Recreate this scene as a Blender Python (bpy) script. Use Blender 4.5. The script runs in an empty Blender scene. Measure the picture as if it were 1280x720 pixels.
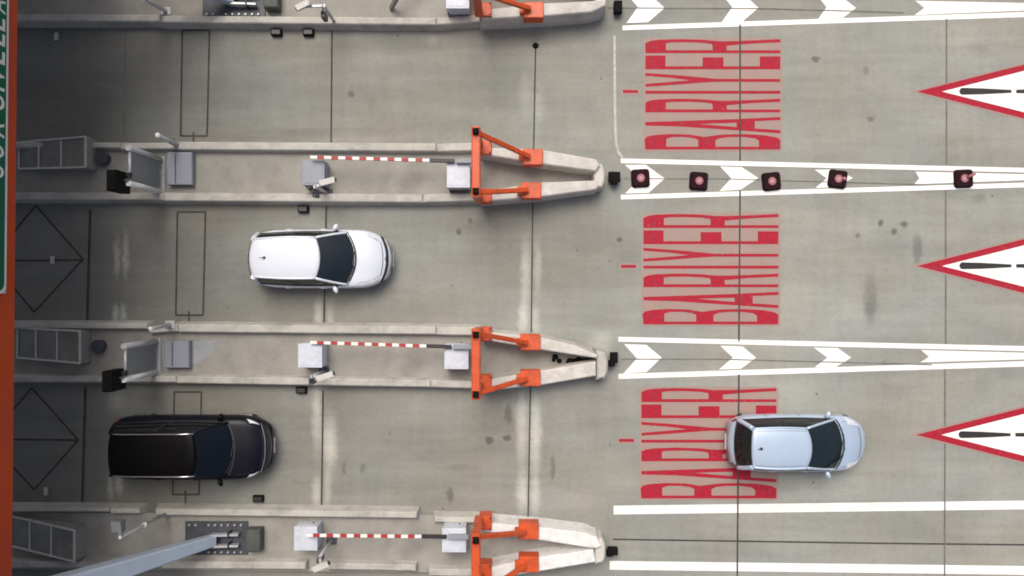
import bpy, bmesh, math, random
from mathutils import Vector, Matrix
random.seed(7)
C = bpy.data.collections.new('toll_plaza'); bpy.context.scene.collection.children.link(C)
R = math.radians
H = 24.0                                            # camera height in metres
# ------------------------------------------------------------------ camera, sky, sun, exposure
sc = bpy.context.scene
cam = bpy.data.cameras.new('camera'); co = bpy.data.objects.new('camera', cam)
sc.collection.objects.link(co); co.location = (0, 0, H); co.rotation_euler = (0, 0, 0)
cam.sensor_width = 36; cam.lens = 27.0; cam.clip_end = 2000; sc.camera = co
SUN_EL, SUN_AZ = 62, -14                            # azimuth from north (image up), clockwise
w = bpy.data.worlds.new('World'); sc.world = w; w.use_nodes = True
nt = w.node_tree; bg = nt.nodes['Background']; bg.inputs[1].default_value = 0.10
sky = nt.nodes.new('ShaderNodeTexSky'); sky.sky_type = 'NISHITA'; sky.sun_disc = False
sky.sun_elevation = R(SUN_EL); sky.sun_rotation = R(SUN_AZ); sky.air_density = .8; sky.dust_density = 8.0
nt.links.new(sky.outputs[0], bg.inputs[0])
sl = bpy.data.lights.new('sun', 'SUN'); sl.energy = 1.35; sl.angle = R(34); sl.color = (.97, .95, .87)
so = bpy.data.objects.new('sun', sl); sc.collection.objects.link(so)
az = R(SUN_AZ); e = R(SUN_EL)
tosun = Vector((math.sin(az)*math.cos(e), math.cos(az)*math.cos(e), math.sin(e)))
so.rotation_euler = (-tosun).to_track_quat('-Z', 'Y').to_euler()
vs = sc.view_settings; vs.view_transform = 'Standard'; vs.look = 'None'; vs.gamma = 1; vs.exposure = 0.36
vs.use_curve_mapping = False
sc.render.engine = 'CYCLES'; sc.cycles.pixel_filter_type = 'BLACKMAN_HARRIS'; sc.cycles.filter_width = 1.8

# ------------------------------------------------------------------ measuring: photo pixel + height -> point in the place
def P(px, py, z=0.0):
    k = (H - z)/H/40.0
    return Vector(((px-640)*k, (360-py)*k, z))

# ------------------------------------------------------------------ materials
def mat(name, col, rough=.6, metal=0, coat=0, var=.12, scale=3.0, bump=0.0, spec=.5, dirt=None, dirt_scale=1.2, dirt_amt=.5, chip=0):
    m = bpy.data.materials.new(name); m.use_nodes = True
    n = m.node_tree.nodes; l = m.node_tree.links; b = n['Principled BSDF']
    b.inputs['Roughness'].default_value = rough; b.inputs['Metallic'].default_value = metal
    b.inputs['Coat Weight'].default_value = coat; b.inputs['Coat Roughness'].default_value = .05
    b.inputs['Specular IOR Level'].default_value = spec
    tc = n.new('ShaderNodeTexCoord')
    nz = n.new('ShaderNodeTexNoise'); nz.inputs['Scale'].default_value = scale; nz.inputs['Detail'].default_value = 6
    nz.inputs['Roughness'].default_value = .65
    l.new(tc.outputs['Object'], nz.inputs['Vector'])
    mr = n.new('ShaderNodeMapRange'); mr.inputs[1].default_value = .3; mr.inputs[2].default_value = .7
    mr.inputs[3].default_value = 1-var; mr.inputs[4].default_value = 1+var
    l.new(nz.outputs[0], mr.inputs[0])
    mx = n.new('ShaderNodeVectorMath'); mx.operation = 'SCALE'; mx.inputs[0].default_value = col
    l.new(mr.outputs[0], mx.inputs['Scale'])
    out = mx.outputs[0]
    if dirt is not None:
        n2 = n.new('ShaderNodeTexNoise'); n2.inputs['Scale'].default_value = dirt_scale; n2.inputs['Detail'].default_value = 8
        n2.inputs['Roughness'].default_value = .7; l.new(tc.outputs['Object'], n2.inputs['Vector'])
        r2 = n.new('ShaderNodeMapRange'); r2.inputs[1].default_value = .48; r2.inputs[2].default_value = .68
        r2.inputs[4].default_value = dirt_amt; l.new(n2.outputs[0], r2.inputs[0])
        mc = n.new('ShaderNodeMix'); mc.data_type = 'RGBA'; l.new(r2.outputs[0], mc.inputs[0])
        l.new(out, mc.inputs[6]); mc.inputs[7].default_value = (*dirt, 1); out = mc.outputs[2]
    l.new(out, b.inputs['Base Color'])
    if chip:
        n4 = n.new('ShaderNodeTexNoise'); n4.inputs['Scale'].default_value = 9; n4.inputs['Detail'].default_value = 9; n4.inputs['Roughness'].default_value = .8
        l.new(tc.outputs['Object'], n4.inputs['Vector']); r4 = n.new('ShaderNodeMapRange'); r4.inputs[1].default_value = chip; r4.inputs[2].default_value = chip+.05
        l.new(n4.outputs[0], r4.inputs[0]); m4 = n.new('ShaderNodeMix'); m4.data_type = 'RGBA'; l.new(r4.outputs[0], m4.inputs[0]); l.new(out, m4.inputs[6])
        m4.inputs[7].default_value = (.30, .275, .24, 1); out = m4.outputs[2]; l.new(out, b.inputs['Base Color'])
    if bump:
        bp = n.new('ShaderNodeBump'); bp.inputs['Strength'].default_value = bump; bp.inputs['Distance'].default_value = .01
        n3 = n.new('ShaderNodeTexNoise'); n3.inputs['Scale'].default_value = 35; n3.inputs['Detail'].default_value = 5
        l.new(tc.outputs['Object'], n3.inputs['Vector'])
        l.new(n3.outputs[0], bp.inputs['Height']); l.new(bp.outputs[0], b.inputs['Normal'])
    return m

def ground_mat():
    m = bpy.data.materials.new('lane_concrete'); m.use_nodes = True
    n = m.node_tree.nodes; l = m.node_tree.links; b = n['Principled BSDF']
    b.inputs['Specular IOR Level'].default_value = .35
    tc = n.new('ShaderNodeTexCoord')
    def noise(scale, detail=6, rough=.6, vec=(1, 1, 1), dist=0):
        mp = n.new('ShaderNodeMapping'); mp.inputs['Scale'].default_value = vec
        l.new(tc.outputs['Object'], mp.inputs[0])
        z = n.new('ShaderNodeTexNoise'); z.inputs['Scale'].default_value = scale; z.inputs['Detail'].default_value = detail
        z.inputs['Roughness'].default_value = rough; z.inputs['Distortion'].default_value = dist
        l.new(mp.outputs[0], z.inputs['Vector']); return z
    def rng(src, a, b_, c, d, smooth=False):
        r = n.new('ShaderNodeMapRange'); r.inputs[1].default_value = a; r.inputs[2].default_value = b_
        r.inputs[3].default_value = c; r.inputs[4].default_value = d
        if smooth: r.interpolation_type = 'SMOOTHSTEP'
        l.new(src, r.inputs[0]); return r.outputs[0]
    def mul(a, b_):
        q = n.new('ShaderNodeMath'); q.operation = 'MULTIPLY'; l.new(a, q.inputs[0]); l.new(b_, q.inputs[1]); return q.outputs[0]
    big = noise(.16, 4, .5); mid = noise(.9, 8, .62, (.45, 1, 1), .4); st = noise(2.2, 6, .6, (.09, 1.3, 1)); tr = noise(2.4, 5, .6, (1.2, .12, 1))
    fine = noise(26, 5, .75); v = rng(big.outputs[0], .3, .7, .90, 1.08)
    v = mul(v, rng(mid.outputs[0], .3, .72, .86, 1.10)); v = mul(v, rng(st.outputs[0], .3, .7, .91, 1.06))
    v = mul(v, rng(tr.outputs[0], .3, .7, .95, 1.04)); v = mul(v, rng(fine.outputs[0], .25, .75, .93, 1.06))
    # fine dark grime specks and mottling
    gr = noise(6.5, 9, .78); v = mul(v, rng(gr.outputs[0], .34, .5, .86, 1)); g2 = noise(9, 8, .8, (.3, 1, 1)); v = mul(v, rng(g2.outputs[0], .60, .72, 1, 1.10))
    # worn wheel paths along each lane (repeat with the lane pitch)
    s0_ = n.new('ShaderNodeSeparateXYZ'); l.new(tc.outputs['Object'], s0_.inputs[0])
    ln_ = n.new('ShaderNodeMath'); ln_.operation = 'MULTIPLY_ADD'; l.new(s0_.outputs[1], ln_.inputs[0]); ln_.inputs[1].default_value = 2*math.pi*2/5.46; ln_.inputs[2].default_value = -1.6
    cs_ = n.new('ShaderNodeMath'); cs_.operation = 'COSINE'; l.new(ln_.outputs[0], cs_.inputs[0]); v = mul(v, rng(cs_.outputs[0], -1, 1, 1.02, .945))
    # little oil drips
    sp = n.new('ShaderNodeTexVoronoi'); sp.inputs['Scale'].default_value = .95; l.new(tc.outputs['Object'], sp.inputs['Vector'])
    dd = noise(18, 3, .6)
    ad = n.new('ShaderNodeMath'); ad.operation = 'MULTIPLY_ADD'; l.new(dd.outputs[0], ad.inputs[0]); ad.inputs[1].default_value = .05; l.new(sp.outputs['Distance'], ad.inputs[2])
    v = mul(v, rng(ad.outputs[0], .045, .075, .45, 1, True))
    # stains and pale patches seen on the concrete: (px, py, rx, ry, multiplier, softness)
    wob = noise(3.5, 6, .65); wv = n.new('ShaderNodeVectorMath'); wv.operation = 'MULTIPLY_ADD'
    l.new(wob.outputs[1], wv.inputs[0]); wv.inputs[1].default_value = (.28, .28, 0); l.new(tc.outputs['Object'], wv.inputs[2])
    stains = [(1088, 372, 9, 34, .78), (1089, 384, 8, 16, .84), (1147, 312, 6, 20, .70), (635, 518, 5, 12, .62), (612, 550, 5, 4, .5), (634, 547, 5, 4, .5),
        (691, 585, 3, 16, .66), (563, 619, 4, 9, .6), (574, 290, 4, 4, .5), (587, 276, 3, 3, .6), (430, 586, 3, 7, .7), (453, 586, 3, 7, .7),
        (575, 585, 24, 4, .86), (1019, 74, 5, 4, .5), (1083, 88, 4, 5, .75), (1088, 148, 4, 4, .6), (1101, 279, 4, 4, .45), (1130, 280, 4, 4, .45), (1117, 290, 4, 4, .5),
        (1072, 294, 3, 3, .6), (1225, 248, 8, 6, .82), (1222, 62, 16, 9, .9), (774, 300, 3, 3, .4), (439, 118, 5, 4, .6), (465, 130, 5, 12, .88),
        (480, 55, 60, 13, .80), (600, 50, 120, 12, .86), (560, 62, 60, 11, .93), (742, 60, 60, 34, .92), (740, 500, 40, 8, .92),
        (560, 275, 140, 18, .90), (700, 285, 90, 34, .93), (300, 268, 120, 12, .88), (180, 330, 50, 60, .93), (200, 110, 50, 70, .95),
        (560, 608, 130, 8, .93), (600, 573, 110, 3, .95), (640, 595, 90, 3, .93), (430, 596, 60, 20, .95), (345, 170, 60, 9, .85), (430, 165, 80, 7, .9),
        (657, 340, 6, 34, 1.5), (672, 335, 5, 30, 1.38), (654, 398, 6, 20, 1.5), (669, 402, 6, 20, 1.35), (652, 535, 7, 40, 1.55), (669, 545, 7, 46, 1.6), (653, 615, 7, 24, 1.55), (669, 620, 6, 22, 1.45),
        (657, 120, 8, 26, 1.2), (674, 130, 7, 22, 1.2), (398, 395, 5, 20, 1.5), (412, 398, 5, 18, 1.35), (396, 520, 6, 42, 1.5), (412, 555, 9, 34, 1.6), (396, 615, 6, 18, 1.5), (409, 612, 5, 20, 1.4), (700, 488, 50, 10, 1.12), (750, 430, 14, 14, 1.25),
        (146, 322, 4, 24, 1.7), (157, 318, 4, 26, 1.7), (144, 392, 4, 12, 1.7), (154, 392, 4, 12, 1.6), (138, 608, 4, 16, 1.6), (149, 605, 4, 14, 1.6), (145, 500, 10, 14, 1.25),
        (540, 50, 7, 7, 1.18), (760, 425, 30, 16, 1.10), (1000, 230, 40, 30, 1.02), (290, 330, 18, 60, 1.05), (950, 400, 120, 60, 1.04), (560, 350, 60, 60, 1.05)]
    for (px, py, rx, ry, k) in stains:
        c = P(px, py)
        s = n.new('ShaderNodeVectorMath'); s.operation = 'SUBTRACT'; l.new(wv.outputs[0], s.inputs[0]); s.inputs[1].default_value = (c.x+.14, c.y+.14, 0)
        q = n.new('ShaderNodeVectorMath'); q.operation = 'MULTIPLY'; l.new(s.outputs[0], q.inputs[0]); q.inputs[1].default_value = (40/(rx*1.25), 40/(ry*1.25), 0)
        ln = n.new('ShaderNodeVectorMath'); ln.operation = 'LENGTH'; l.new(q.outputs[0], ln.inputs[0])
        v = mul(v, rng(ln.outputs['Value'], .1 if k > 1 else .4, 1.3 if k > 1 else 1.1, 1+(k-1)*1.5 if k > 1 else k, 1, True))
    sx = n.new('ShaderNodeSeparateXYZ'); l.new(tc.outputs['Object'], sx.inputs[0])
    v = mul(v, rng(sx.outputs[0], -1.0, 6.5, 1, 1.17)); v = mul(v, rng(sx.outputs[0], -12, -4.5, .72, 1))   # painted light falloff: colour paler to the east, darker towards the canopy shade
    tint = noise(.28, 4, .55)
    cm = n.new('ShaderNodeMix'); cm.data_type = 'RGBA'; l.new(rng(tint.outputs[0], .38, .62, 0, 1), cm.inputs[0])
    cm.inputs[6].default_value = (.268, .261, .226, 1); cm.inputs[7].default_value = (.255, .267, .245, 1)
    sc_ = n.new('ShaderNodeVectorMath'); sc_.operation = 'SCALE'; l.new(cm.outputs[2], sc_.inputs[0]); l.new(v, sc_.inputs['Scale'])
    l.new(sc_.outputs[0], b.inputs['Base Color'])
    b.inputs['Roughness'].default_value = .7
    bp = n.new('ShaderNodeBump'); bp.inputs['Strength'].default_value = .25; bp.inputs['Distance'].default_value = .01
    l.new(fine.outputs[0], bp.inputs['Height']); l.new(bp.outputs[0], b.inputs['Normal'])
    return m

M = {}
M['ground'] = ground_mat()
M['slab'] = mat('island_concrete', (.305, .295, .265), .85, var=.14, scale=1.3, bump=.3, dirt=(.20, .195, .18), dirt_scale=.9, dirt_amt=.6)
M['kerb'] = mat('kerb_concrete', (.47, .46, .42), .8, var=.12, scale=2.2, bump=.2, dirt=(.27, .26, .23), dirt_scale=1.3, dirt_amt=.75)
M['nosewall'] = mat('pale_wall_concrete', (.56, .54, .50), .8, var=.14, scale=3, bump=.25, dirt=(.36, .33, .28), dirt_scale=2.0, dirt_amt=.6)
M['whitewall'] = mat('whitewashed_concrete', (.74, .74, .72), .8, var=.10, scale=3, bump=.2, dirt=(.46, .46, .44), dirt_scale=2.4, dirt_amt=.6)
M['white'] = mat('white_road_paint', (.84, .84, .80), .6, var=.03, scale=5, dirt=(.64, .64, .60), dirt_scale=3, dirt_amt=.6, chip=.63)
M['oldwhite'] = mat('worn_white_paint', (.46, .45, .42), .7, var=.25, scale=6, dirt=(.30, .29, .26), dirt_scale=5, dirt_amt=.8)
M['red'] = mat('red_road_paint', (.37, .008, .028), .7, var=.14, scale=6, spec=.3, dirt=(.26, .03, .045), dirt_scale=4, dirt_amt=.8, chip=.60)
M['bleed_halo'] = mat('pink_bleed_halo', (.335, .23, .20), .7, var=.06, scale=2, dirt=(.285, .25, .215), dirt_scale=2.2, dirt_amt=1)  # pink of the colour bleed around red marks, not real paint
M['blackpaint'] = mat('black_road_paint', (.02, .02, .02), .6, var=.3)
M['joint'] = mat('joint_sealant', (.050, .049, .045), .8, var=.5, scale=2.0)
M['faintjoint'] = mat('filled_joint', (.15, .145, .13), .8, var=.35, scale=2.0)
M['orange'] = mat('orange_paint', (.60, .082, .016), .42, var=.12, scale=6, dirt=(.26, .05, .02), dirt_scale=3.2, dirt_amt=.65, bump=.1)
M['fascia'] = mat('orange_cladding', (.60, .085, .022), .7, spec=.2, var=.15, scale=.8, dirt=(.36, .045, .045), dirt_scale=.4, dirt_amt=.6)
M['green'] = mat('green_sign_sheet', (.004, .12, .070), .6, var=.1, spec=.2)
M['signwhite'] = mat('white_sign_sheet', (.72, .74, .70), .45, var=.06)
M['black'] = mat('black_rubber', (.006, .006, .006), .8, var=.3, scale=8, spec=.15)
M['blackmetal'] = mat('black_painted_metal', (.022, .022, .024), .45, var=.2, scale=8)
M['whitebox'] = mat('white_cabinet_paint', (.58, .62, .70), .45, var=.06, scale=4, dirt=(.38, .39, .40), dirt_scale=3, dirt_amt=.5)
M['greybox'] = mat('grey_blue_cabinet_paint', (.27, .29, .34), .5, var=.12, scale=4, dirt=(.20, .20, .22), dirt_scale=4, dirt_amt=.5)
M['galv'] = mat('galvanised_steel', (.50, .52, .53), .45, metal=.35, var=.15, scale=10)
M['strut'] = mat('blue_grey_painted_steel', (.38, .45, .54), .5, var=.06, scale=1.2)
M['plate'] = mat('dark_base_plate', (.055, .06, .075), .5, var=.3, scale=3)
M['endbox'] = mat('dark_green_grey_box', (.07, .08, .07), .6, var=.3)
M['panel'] = mat('grey_green_panel', (.20, .215, .215), .4, var=.12, scale=2)
M['redstripe'] = mat('red_arm_paint', (.36, .03, .03), .5, var=.15, scale=8)
M['whitestripe'] = mat('white_arm_paint', (.78, .78, .75), .5, var=.05, scale=8)
M['maroon'] = mat('dark_maroon_rubber', (.018, .005, .008), .8, spec=.15, var=.35, scale=9)
M['pink'] = mat('faded_pink_plastic', (.34, .13, .15), .7, var=.3, scale=12)
M['plug'] = mat('dull_pink_cap', (.46, .26, .28), .7, var=.2)
M['patch'] = mat('pale_blue_patch', (.31, .325, .335), .8, var=.15, scale=2)  # even pale blue tone for one patch on the middle slab
M['frame'] = mat('pale_grey_frame', (.52, .52, .49), .5, var=.15, scale=5)
M['pane'] = mat('dark_tinted_pane', (.19, .19, .17), .6, var=.3, scale=1.5)
M['soffit'] = mat('pale_soffit', (.34, .34, .32), .8, var=.1)
M['roofm'] = mat('roof_sheet', (.30, .30, .31), .6, var=.15, scale=.5)
M['glass'] = mat('car_glass', (.010, .016, .020), .04, var=.2, spec=.5, coat=.3)
M['glassdark'] = mat('tinted_windscreen', (.004, .006, .010), .15, var=.2, spec=.3)
M['glass2'] = mat('car_side_glass', (.006, .008, .010), .05, var=.2, spec=.4)
M['carwhite'] = mat('white_car_paint', (.68, .73, .81), .3, coat=.8, var=.02, scale=1.5)
M['carsilver'] = mat('silver_blue_car_paint', (.47, .585, .73), .32, metal=.25, coat=.9, var=.02)
M['carblack'] = mat('black_car_paint', (.0015, .0015, .002), .5, coat=.08, spec=.12, var=.1)
M['carblue'] = mat('black_blue_car_paint', (.003, .0035, .009), .45, coat=.12, spec=.2, var=.1)
M['trim'] = mat('dark_trim', (.02, .02, .022), .6, var=.2, scale=8)
M['seal'] = mat('dark_gap', (.10, .11, .12), .8, var=.1)
M['lamp'] = mat('clear_lamp_lens', (.62, .66, .70), .12, coat=.8, var=.15, scale=12)
M['taillamp'] = mat('red_lamp_lens', (.22, .02, .02), .2, coat=.8, var=.2, scale=12)
M['chrome'] = mat('bright_trim', (.62, .63, .65), .2, metal=.9, var=.05)
M['tyre'] = mat('tyre_rubber', (.02, .02, .02), .85, var=.2, scale=10)
M['rim'] = mat('alloy_rim', (.45, .46, .48), .35, metal=.6, var=.1)

# ------------------------------------------------------------------ object helpers
def tag(o, label=None, cat=None, group=None, kind=None):
    if label: o['label'] = label
    if cat: o['category'] = cat
    if group: o['group'] = group
    if kind: o['kind'] = kind
    return o
def thing(name, loc, label, cat, group=None, rz=0):
    o = bpy.data.objects.new(name, None); C.objects.link(o); o.location = loc; o.rotation_euler = (0, 0, rz)
    o.empty_display_size = .2
    return tag(o, label, cat, group)
class MB:
    """collects shapes in world (or local) coordinates and links them as one mesh object"""
    def __init__(s): s.bm = bmesh.new(); s.mats = []
    def mi(s, m):
        if m not in s.mats: s.mats.append(m)
        return s.mats.index(m)
    def poly_prism(s, top, z0, z1, foot=0.0, m=0, bevel=0.0):
        """top: list of (x,y) outline at z1; the foot is wider by foot at z0"""
        bm = s.bm; n = len(top)
        area = sum(top[i][0]*top[(i+1) % n][1]-top[(i+1) % n][0]*top[i][1] for i in range(n))
        if area < 0: top = top[::-1]
        def off(d):
            out = []
            for i in range(n):
                a = Vector(top[i-1][:2]); b_ = Vector(top[i][:2]); c = Vector(top[(i+1) % n][:2])
                n1 = (b_-a).normalized(); n2 = (c-b_).normalized()
                n1 = Vector((n1.y, -n1.x)); n2 = Vector((n2.y, -n2.x)); k = (n1+n2)
                k = k/max(.35, k.dot(n1)) if k.length > 1e-6 else n1
                out.append((b_.x+k.x*d, b_.y+k.y*d))
            return out
        rings = [(off(foot), z0)]
        if bevel: rings += [([(p[0], p[1]) for p in top], z1-bevel), (off(-bevel), z1)]
        else: rings += [([(p[0], p[1]) for p in top], z1)]
        vs_ = [[bm.verts.new((x, y, z)) for (x, y) in r] for (r, z) in rings]
        fs = []
        for a, b_ in zip(vs_, vs_[1:]):
            for i in range(n): fs.append(bm.faces.new((a[i], a[(i+1) % n], b_[(i+1) % n], b_[i])))
        fs.append(bm.faces.new(vs_[-1])); fs.append(bm.faces.new(vs_[0][::-1]))
        for f in fs: f.material_index = m
        return s
    def box(s, x0, x1, y0, y1, z0, z1, m=0, bevel=.012):
        bv = min(bevel, (z1-z0)*.3, abs(x1-x0)*.3, abs(y1-y0)*.3)
        x0, x1 = min(x0, x1), max(x0, x1); y0, y1 = min(y0, y1), max(y0, y1)
        return s.poly_prism([(x0, y0), (x1, y0), (x1, y1), (x0, y1)], z0, z1, 0, m, bv)
    def tube(s, a, b_, r, r2=None, seg=12, m=0, smooth=True):
        bm = s.bm; a = Vector(a); b_ = Vector(b_); r2 = r if r2 is None else r2
        d = (b_-a).normalized(); u = d.orthogonal().normalized(); v = d.cross(u)
        A = [bm.verts.new(a+(u*math.cos(t)+v*math.sin(t))*r) for t in [2*math.pi*i/seg for i in range(seg)]]
        B = [bm.verts.new(b_+(u*math.cos(t)+v*math.sin(t))*r2) for t in [2*math.pi*i/seg for i in range(seg)]]
        for i in range(seg):
            f = bm.faces.new((A[i], A[(i+1) % seg], B[(i+1) % seg], B[i])); f.smooth = smooth; f.material_index = m
        f = bm.faces.new(A[::-1]); f.material_index = m; f = bm.faces.new(B); f.material_index = m
        return s
    def sweep(s, pts, r, seg=8, m=0):
        bm = s.bm; rings = []; n = len(pts)
        rr = r if isinstance(r, (list, tuple)) else [r]*n
        for i, p in enumerate(pts):
            d = (pts[min(n-1, i+1)]-pts[max(0, i-1)]).normalized(); sd = d.cross(Vector((0, 0, 1)))
            if sd.length < 1e-3: sd = d.cross(Vector((0, 1, 0)))
            sd.normalize(); u = sd.cross(d)
            rings.append([bm.verts.new(p+(sd*math.cos(2*math.pi*k/seg)+u*math.sin(2*math.pi*k/seg))*rr[i]) for k in range(seg)])
        for a, b_ in zip(rings, rings[1:]):
            for k in range(seg):
                f = bm.faces.new((a[k], a[(k+1) % seg], b_[(k+1) % seg], b_[k])); f.smooth = True; f.material_index = m
        bm.faces.new(rings[0][::-1]); bm.faces.new(rings[-1]); return s
    def beam(s, a, b_, w_, h, m=0, up=(0, 0, 1), w2=None, h2=None):
        """rectangular bar from a to b"""
        bm = s.bm; a = Vector(a); b_ = Vector(b_); d = (b_-a).normalized(); up = Vector(up)
        sd = d.cross(up)
        if sd.length < 1e-4: sd = d.cross(Vector((0, 1, 0)))
        sd.normalize(); u = sd.cross(d).normalized(); w2 = w2 or w_; h2 = h2 or h
        def ring(c, w_, h):
            bv = min(w_, h)*.12; o = []
            for (sx, sy, ox, oy) in ((-1, -1, bv, 0), (1, -1, -bv, 0), (1, -1, 0, bv), (1, 1, 0, -bv), (1, 1, -bv, 0), (-1, 1, bv, 0), (-1, 1, 0, -bv), (-1, -1, 0, bv)):
                o.append(bm.verts.new(c+sd*(sx*w_/2+ox)+u*(sy*h/2+oy)))
            return o
        A = ring(a, w_, h); B = ring(b_, w2, h2); n = 8
        for i in range(n):
            f = bm.faces.new((A[i], A[(i+1) % n], B[(i+1) % n], B[i])); f.material_index = m
        f = bm.faces.new(A[::-1]); f.material_index = m; f = bm.faces.new(B); f.material_index = m
        return s
    def ball(s, c, rx, ry, rz_, m=0, seg=12, rings=8, rot=None):
        g = bmesh.ops.create_uvsphere(s.bm, u_segments=seg, v_segments=rings, radius=1)
        mt = Matrix.Translation(Vector(c)) @ (rot or Matrix.Identity(4)) @ Matrix.Diagonal((rx, ry, rz_, 1))
        bmesh.ops.transform(s.bm, matrix=mt, verts=g['verts'])
        for v in g['verts']:
            for f in v.link_faces: f.smooth = True; f.material_index = m
        return s
    def grid(s, rows, m=0, smooth=True, flip=False):
        V = [[s.bm.verts.new(p) for p in r] for r in rows]
        for a, b_ in zip(V, V[1:]):
            for i in range(len(a)-1):
                q = (a[i], a[i+1], b_[i+1], b_[i])
                f = s.bm.faces.new(q[::-1] if flip else q); f.smooth = smooth; f.material_index = m
        return V
    def build(s, name, mats, parent=None, fix=True):
        if not isinstance(mats, (list, tuple)): mats = [mats]
        if fix: bmesh.ops.recalc_face_normals(s.bm, faces=s.bm.faces[:])
        me = bpy.data.meshes.new(name); s.bm.to_mesh(me); s.bm.free()
        for q in mats: me.materials.append(q)
        o = bpy.data.objects.new(name, me); C.objects.link(o)
        if parent:
            o.parent = parent; p = parent; off = Vector((0, 0, 0)); rz = 0
            # shapes are given in world coordinates: undo the parent's place
            while p: off += p.location; p = p.parent
            for v in me.vertices: v.co -= off
        return o
def flat(name, polys, z, m, holes=(), label=None, cat=None, group=None, kind=None, parent=None, grow=0.0):
    """flat sheet from outlines (world x,y), holes allowed"""
    cu = bpy.data.curves.new(name, 'CURVE'); cu.dimensions = '2D'; cu.fill_mode = 'BOTH'; cu.offset = grow
    for pl in list(polys)+list(holes):
        sp = cu.splines.new('POLY'); sp.points.add(len(pl)-1)
        for i, p in enumerate(pl): sp.points[i].co = (p[0], p[1], 0, 1)
        sp.use_cyclic_u = True
    t = bpy.data.objects.new('tmp', cu); C.objects.link(t)
    bpy.context.view_layer.update()
    dg = bpy.context.evaluated_depsgraph_get()
    me = bpy.data.meshes.new_from_object(t.evaluated_get(dg)); bpy.data.objects.remove(t); bpy.data.curves.remove(cu)
    me.name = name
    me.materials.clear(); me.materials.append(m)
    bm = bmesh.new(); bm.from_mesh(me)
    for f in bm.faces:
        if f.normal.z < 0: f.normal_flip()
    bm.to_mesh(me); bm.free()
    o = bpy.data.objects.new(name, me); C.objects.link(o); o.location.z = z
    if parent: o.parent = parent; o.location = Vector((0, 0, z))-parent.location
    tag(o, label, cat, group, kind); return o
def px2(pts, z=0): return [tuple(P(x, y, z)[:2]) for x, y in pts]
def line_poly(pts, wpx):
    """thick polyline outline in pixels -> ground outline"""
    L_, R_ = [], []
    for i, p in enumerate(pts):
        a = Vector(pts[max(0, i-1)]); b_ = Vector(pts[min(len(pts)-1, i+1)]); d = (b_-a).normalized(); nn = Vector((-d.y, d.x))*wpx/2
        L_.append((p[0]+nn.x, p[1]+nn.y)); R_.append((p[0]-nn.x, p[1]-nn.y))
    return px2(L_+R_[::-1])

# ------------------------------------------------------------------ ground
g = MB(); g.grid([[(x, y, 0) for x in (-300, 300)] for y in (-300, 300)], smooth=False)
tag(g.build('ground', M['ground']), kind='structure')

# transverse joints, loop cuts, drains (all thin sealed cuts in the paving)
def cut(name, pts_list, wpx, m=M['joint'], z=.0100):
    polys = [line_poly(p, wpx) for p in pts_list]
    for i, q in enumerate(polys): flat(name, [q], z+.0006*i, m, kind='structure')
cut('expansion_joint', [[(415, 38), (414, 178)], [(408, 258), (405, 406)], [(404, 488), (402, 634)]], 2.1)
cut('expansion_joint', [[(669.5, 60), (667, 186)], [(666, 246), (664, 422)], [(663, 482), (660, 652)]], 1.7)
cut('expansion_joint', [[(925, 31), (925, 201)], [(925, 238), (923.5, 427)], [(923.5, 468), (920, 900)]], 2.0)
cut('expansion_joint', [[(1183, 24), (1183, 104)], [(1183, 126), (1183, 206)], [(1182, 238), (1182, 322)], [(1182, 344), (1182, 430)], [(1181, 461), (1181, 533)], [(1181, 555), (1180, 900)]], 1.8, M['faintjoint'])
cut('expansion_joint', [[(157, 42), (155, 176)]], 2.0, M['faintjoint'])
cut('drain_channel', [[(113, 262), (109, 404)], [(107, 484), (103, 628)]], 3.2)
cut('expansion_joint', [[(780, 223.5), (900, 223.5), (1000, 226.5), (1160, 231)]], 1.1, M['faintjoint'], .011)
cut('expansion_joint', [[(776, 449), (900, 449), (1130, 455), (1165, 456)]], 1.3, M['faintjoint'], .011)
cut('expansion_joint', [[(760, 10), (960, 11), (1130, 16)]], 1.3, M['faintjoint'], .011)
cut('expansion_joint', [[(766, 674), (900, 676), (1100, 679), (1290, 681)]], 2.0)
for (x0, x1, y0, y1, tail) in ((228, 262, 38, 170, 8), (222, 257, 265, 394, 8), (218, 252, 490, 618, 12)):
    q = [(x0, y0), (x1, y0), (x1-3, y1), (x0-2, y1), (x0, y0)]
    cut('loop_cut', [[q[0], q[1]], [q[1], q[2]], [q[2], q[3]], [q[3], q[4]], [((x0+x1)/2-3, y1-5), ((x0+x1)/2-3, y1+tail)]], 2.2)
cut('loop_cut', [[(45, 257), (104, 324)], [(104, 324), (43, 390)], [(43, 390), (-12, 325)], [(-12, 325), (45, 257)], [(-12, 326), (104, 325)]], 2.2)
cut('loop_cut', [[(40, 485), (98, 550)], [(98, 550), (43, 612)], [(43, 612), (-16, 549)], [(-16, 549), (40, 485)], [(-16, 549), (98, 550)]], 2.2)

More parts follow.
